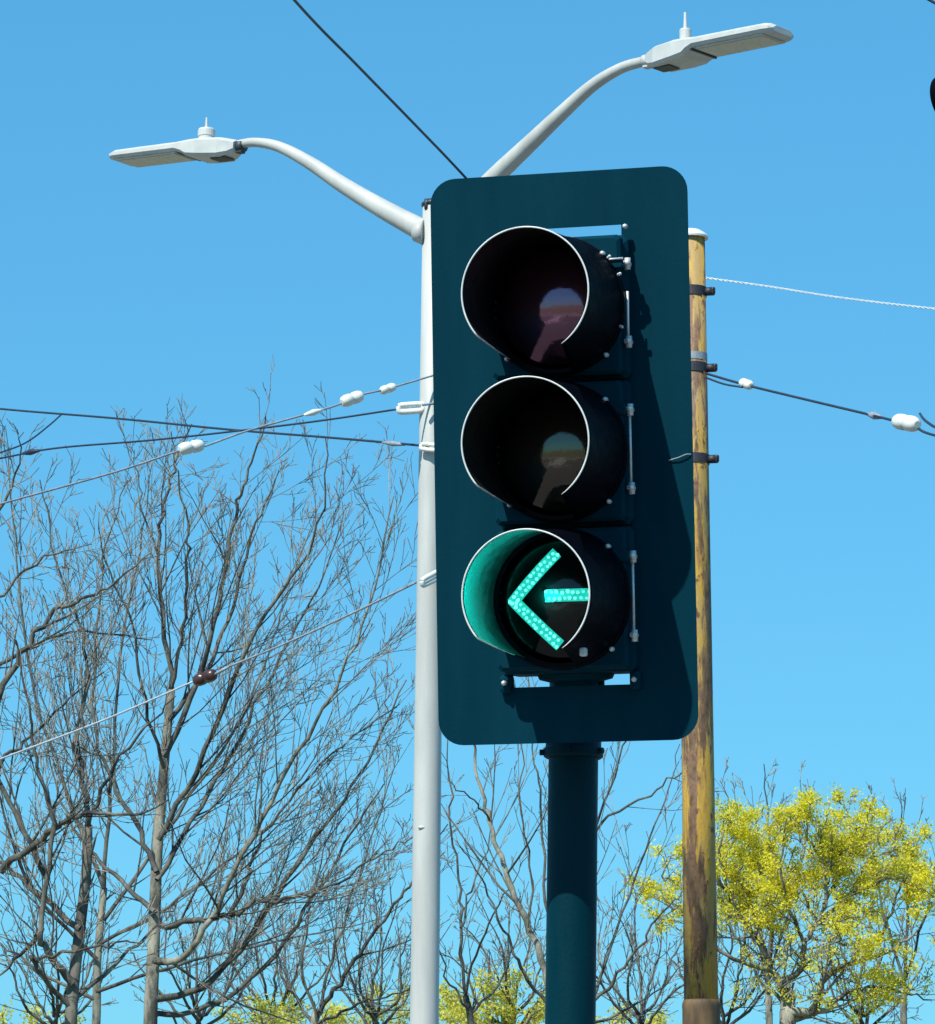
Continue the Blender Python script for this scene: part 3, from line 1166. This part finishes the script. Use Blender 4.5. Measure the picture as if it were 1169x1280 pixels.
make_tree('gnarled bare tree at the left edge with thick crooked level limbs', 45, 52,
          [(88, 1290), (92, 1230), (100, 1161), (108, 1090), (110, 1032)],
          [([(110, 1032), (104, 970), (96, 922), (110, 850), (100, 780), (70, 700), (50, 600)], 4.6, .8),
           ([(92, 1230), (60, 1190), (53, 1161), (67, 1032), (48, 960), (38, 898), (20, 800)], 5.6, -.8),
           ([(100, 1161), (40, 1110), (0, 1080), (-50, 1050)], 5.2, 1.2),
           ([(0, 1090), (40, 1058), (72, 1032), (96, 1018), (135, 1016), (176, 1018), (210, 1000)], 5.4, -1.0),
           ([(90, 1260), (40, 1205), (67, 1195), (139, 1180), (180, 1176)], 4.2, -1.4),
           ([(60, 1100), (10, 1000), (0, 960), (30, 930), (80, 880), (130, 840)], 4.6, 1.0),
           ([(-20, 900), (20, 830), (60, 770), (96, 752), (134, 733), (190, 690)], 4.8, -.5),
           ([(-30, 830), (0, 833), (60, 800), (110, 790), (190, 800)], 3.6, .9),
           ([(-30, 760), (0, 740), (58, 699), (115, 680)], 3.4, .2),
           ([(-40, 720), (0, 640), (20, 590), (30, 540)], 3.2, -.9),
           ([(90, 1250), (140, 1210), (190, 1160), (230, 1120)], 3.6, 1.4),
           ([(110, 1032), (140, 960), (190, 900), (220, 870)], 3.4, -1.2),
           ([(53, 1161), (20, 1200), (-10, 1230)], 4.0, .5)],
          (9.5, 6), 23, 3, G, bark_m='bark_dark')
make_tree('hazy bare tree with fine twigs farther back between the left edge trees', 120, 82,
          [(120, 1290), (122, 1200), (130, 1110)],
          [([(130, 1110), (80, 980), (40, 850), (20, 700), (10, 560)], 3.4, .8),
           ([(130, 1110), (140, 960), (150, 820), (175, 690), (190, 580)], 3.4, -.8),
           ([(130, 1150), (220, 1020), (300, 900), (340, 800), (370, 720)], 3.2, 1.5),
           ([(122, 1200), (40, 1110), (0, 1000), (-30, 860)], 3.2, -1.5),
           ([(125, 1180), (230, 1120), (340, 1030), (430, 950)], 3.0, .5),
           ([(120, 1240), (240, 1200), (380, 1170), (470, 1150)], 3.0, -1),
           ([(120, 1250), (60, 1220), (0, 1180), (-40, 1160)], 3.0, 1)],
          (7, 4.5), 37, 3, G, P=dict(rmin=.0085, lmax=[3.2, 1.4, .6, .4], den=[2.0, 2.6, 3.6, 5]))
make_tree('slim bare tree leaning up right beside the silver post at the bottom edge', 400, 66,
          [(392, 1290), (400, 1265)],
          [([(400, 1265), (430, 1220), (460, 1176), (490, 1135), (517, 1099), (560, 1030)], 4.0, -.6),
           ([(394, 1285), (360, 1230), (340, 1180), (300, 1120)], 2.6, 1),
           ([(400, 1265), (420, 1180), (450, 1090), (480, 1000), (500, 930)], 2.6, .8),
           ([(396, 1280), (450, 1255), (500, 1240), (545, 1228)], 2.4, -1),
           ([(396, 1280), (380, 1190), (400, 1080), (430, 1000)], 2.4, -.4)],
          (6, 4.5), 41, 3, G)
make_tree('bare tree with leaning limbs seen on both sides of the dark pole', 700, 56,
          [(700, 1300), (696, 1262)],
          [([(696, 1262), (677, 1198), (644, 1123), (625, 1070), (612, 1026), (600, 980), (590, 925), (570, 850)], 5.6, .8),
           ([(690, 1270), (655, 1215), (637, 1180), (620, 1140), (594, 1087), (570, 1050)], 3.0, -1),
           ([(698, 1290), (692, 1190), (680, 1108), (677, 1008), (666, 936), (660, 850)], 3.2, 1.4),
           ([(660, 1160), (664, 1080), (650, 1000), (654, 930), (640, 850)], 2.0, -.6),
           ([(700, 1290), (720, 1270), (760, 1236), (795, 1187), (830, 1140), (862, 1110)], 3.4, -1),
           ([(700, 1295), (740, 1250), (765, 1180), (800, 1080), (830, 1000), (850, 930)], 3.0, .8),
           ([(704, 1240), (730, 1100), (752, 1029), (813, 993), (849, 968), (880, 940)], 2.8, -1.4),
           ([(704, 1220), (726, 1090), (760, 990), (790, 900), (800, 840)], 2.8, .4),
           ([(700, 1300), (770, 1268), (820, 1240), (870, 1190)], 2.6, 1.2),
           ([(612, 1026), (590, 1000), (570, 980), (545, 930)], 1.6, -.5)],
          (13, 6), 53, 3, G, P=dict(den=[1.7, 2.6, 4.2, 5]), bark_m='bark_grey')
make_tree('thin bare dark tree between the silver post and the dark pole', 590, 64,
          [(590, 1295), (582, 1245)],
          [([(582, 1245), (576, 1160), (574, 1101), (565, 1026), (560, 954), (552, 880)], 2.8, .6),
           ([(582, 1245), (600, 1180), (630, 1120), (660, 1070)], 2.2, -1),
           ([(576, 1160), (590, 1110), (610, 1050), (640, 960)], 1.8, .8),
           ([(584, 1260), (560, 1220), (540, 1170), (520, 1140)], 1.8, -.6),
           ([(586, 1270), (630, 1220), (650, 1150), (655, 1100)], 2.0, .5)],
          (6, 4), 59, 3, G, P=dict(den=[1.6, 2.4, 4.0, 5]), bark_m='bark_dark')
make_tree('far bare tree whose pale twigs stand above the yellow blooming tree', 960, 105,
          [(962, 1290), (960, 1230)],
          [([(960, 1230), (940, 1130), (930, 1040), (900, 975)], 2.6, 1),
           ([(960, 1230), (965, 1120), (960, 1030), (955, 955)], 2.8, -1),
           ([(960, 1230), (990, 1120), (1010, 1040), (1000, 975)], 2.4, 0.5),
           ([(960, 1240), (910, 1150), (890, 1080), (880, 1020)], 2.2, -.5)],
          (6, 4), 61, 3, G, P=dict(rmin=.0095, lmax=[2.4, 1.1, .5, .3], den=[2.0, 2.6, 3.6, 5], up=[.09, .09, .08, .05]))
make_tree('far bare tree behind the right side of the yellow blooming tree', 1130, 105,
          [(1130, 1290), (1130, 1230)],
          [([(1130, 1230), (1100, 1120), (1090, 1040), (1095, 1000)], 2.4, 1),
           ([(1130, 1230), (1135, 1120), (1130, 1050), (1125, 990)], 2.6, -1),
           ([(1130, 1230), (1160, 1130), (1175, 1060), (1190, 1010)], 2.4, .5)],
          (6, 4), 67, 3, G, P=dict(rmin=.0095, lmax=[2.4, 1.1, .5, .3], den=[2.0, 2.6, 3.6, 5], up=[.09, .09, .08, .05]))


def px_of(p):
    d = p - CAM
    z = d.dot(FWD)
    return W_PX / 2 + F_PX * d.x / z, H_PX / 2 - F_PX * d.dot(UPV) / z


def keep_bloom(p, rng):
    x, y = px_of(p)
    f = mnoise.noise(p * 1.7)
    base = 1.0 if y < 1125 else (.55 if y < 1165 else .13)
    if x > 1070 and 1165 < y < 1255:
        base = .55
    return rng.random() < base * max(.45, min(1.0, .85 + 1.2 * f))


YB = dict(rmin=.0085, lmax=[2.0, 1.0, .55, .4], den=[4.2, 4.8, 6.5, 5], ang=(25, 62), up=[.04, .03, .03, .03])
make_tree('yellow green blooming tree with a rounded crown right of the rusty pole', 985, 80,
          [(985, 1295), (985, 1262), (984, 1240)],
          [([(984, 1240), (965, 1215), (950, 1180), (925, 1140), (900, 1100), (880, 1060)], 6, .8),
           ([(984, 1245), (975, 1230), (1003, 1210), (1005, 1180), (1022, 1155), (1030, 1130), (1030, 1080), (1022, 1020)], 5.4, -.8),
           ([(990, 1265), (1020, 1262), (1024, 1235), (1040, 1215), (1080, 1200), (1120, 1185), (1150, 1160)], 6.4, -1.0),
           ([(990, 1275), (1030, 1262), (1050, 1245), (1080, 1235), (1120, 1238), (1165, 1250)], 4.8, 1.0),
           ([(965, 1215), (940, 1205), (900, 1190), (860, 1150), (830, 1130)], 4.0, -1),
           ([(950, 1180), (955, 1130), (950, 1070), (945, 1020)], 3.4, 1.2),
           ([(1022, 1155), (1060, 1120), (1090, 1070), (1100, 1030)], 3.2, .6),
           ([(1005, 1180), (985, 1130), (975, 1080), (985, 1020)], 3.0, -1.2),
           ([(1080, 1200), (1110, 1150), (1130, 1100), (1140, 1060)], 3.0, .4),
           ([(1030, 1130), (1060, 1070), (1062, 1030), (1055, 1010)], 2.8, 1),
           ([(925, 1140), (900, 1080), (905, 1040), (915, 1020)], 2.8, -.6),
           ([(860, 1150), (835, 1120), (830, 1090), (850, 1060)], 2.4, .6),
           ([(1060, 1120), (1110, 1100), (1150, 1100), (1165, 1080)], 2.4, -1),
           ([(1090, 1070), (1125, 1060), (1150, 1050)], 2.0, 1),
           ([(975, 1080), (950, 1050), (930, 1025)], 2.0, .4), ([(1030, 1080), (1010, 1040), (1015, 1010)], 2.0, -1),
           ([(1030, 1080), (1075, 1050), (1085, 1015)], 2.0, -1.5), ([(1022, 1155), (1000, 1110), (960, 1080), (940, 1060)], 2.4, 1.6),
           ([(1130, 1100), (1165, 1120), (1185, 1130)], 2.2, .5)],
          (13, 9), 71, 3, None, name='blooming_tree', bark_m='bark_grey', twig_m='twig', P=YB,
          bloom=(28, .062, 'bloom', keep_bloom))
for i, (bx, cx, top, lab, yy) in enumerate(((345, 345, 1246, 'low yellow green tree top at the bottom edge left of the silver post', 125),
                                            (625, 622, 1218, 'yellow green tree top low between the silver post and the dark pole', 118),
                                            (478, 482, 1236, 'small yellow green tree top just left of the silver post foot', 132),
                                            (30, 25, 1262, 'yellow green tree top in the bottom left corner', 120),
                                            (800, 800, 1262, 'olive green tree top between the dark pole and the rusty pole', 128))):
    make_tree(lab, bx, yy, [(bx, 1330), (bx, 1310)],
              [([(bx, 1310), (cx - 40, top + 52), (cx - 62, top + 24)], 3, 1), ([(bx, 1310), (cx - 14, top + 40), (cx - 22, top + 6)], 3, -1),
               ([(bx, 1310), (cx + 16, top + 40), (cx + 24, top + 4)], 3, .5), ([(bx, 1310), (cx + 44, top + 52), (cx + 70, top + 22)], 3, -.5)],
              (6, 4), 83 + i, 2, 'distant blooming trees', name='blooming_tree', P=dict(YB, lmax=[1.7, .9, .5, .4]),
              bloom=(20, .12, 'bloom_far', lambda p, rng: rng.random() < .85))

FAR = dict(rmin=.011, lmax=[2.2, 1.1, .6, .4], den=[2.2, 2.8, 3.6, 4], up=[.06, .06, .05, .05])
for i, (bx, top, lab) in enumerate(((70, 1120, 'distant bare tree low down near the left corner'), (250, 1110, 'distant bare tree behind the straight grey trunk'),
                                    (340, 1100, 'distant bare tree behind the right fanning limbs'), (470, 1090, 'distant bare tree close to the left side of the silver post'),
                                    (640, 1120, 'distant bare tree behind the dark pole on its left'), (800, 1110, 'distant bare tree between the dark pole and the rusty pole'),
                                    (905, 1120, 'distant bare tree just right of the rusty pole'), (1080, 1130, 'distant bare tree low behind the yellow tree'))):
    rg = random.Random(200 + i)
    lim = []
    for k in range(7):
        q = -1 + 2 * k / 6
        lim.append(([(bx + rg.uniform(-4, 4), 1290 - 10 * (k % 3)), (bx + q * 35 + rg.uniform(-8, 8), 1235 + abs(q) * 20), (bx + q * 62 + rg.uniform(-12, 12), 1175 + abs(q) * 35), (bx + q * 80 + rg.uniform(-16, 16), top + abs(q) ** 2 * 60 + rg.uniform(0, 20))], 2.6, rg.uniform(-2.5, 2.5)))
    make_tree(lab, bx, 118 + 4 * (i % 4), [(bx, 1330), (bx, 1285)], lim, (6, 4), 211 + i, 3, 'distant bare trees', P=FAR)
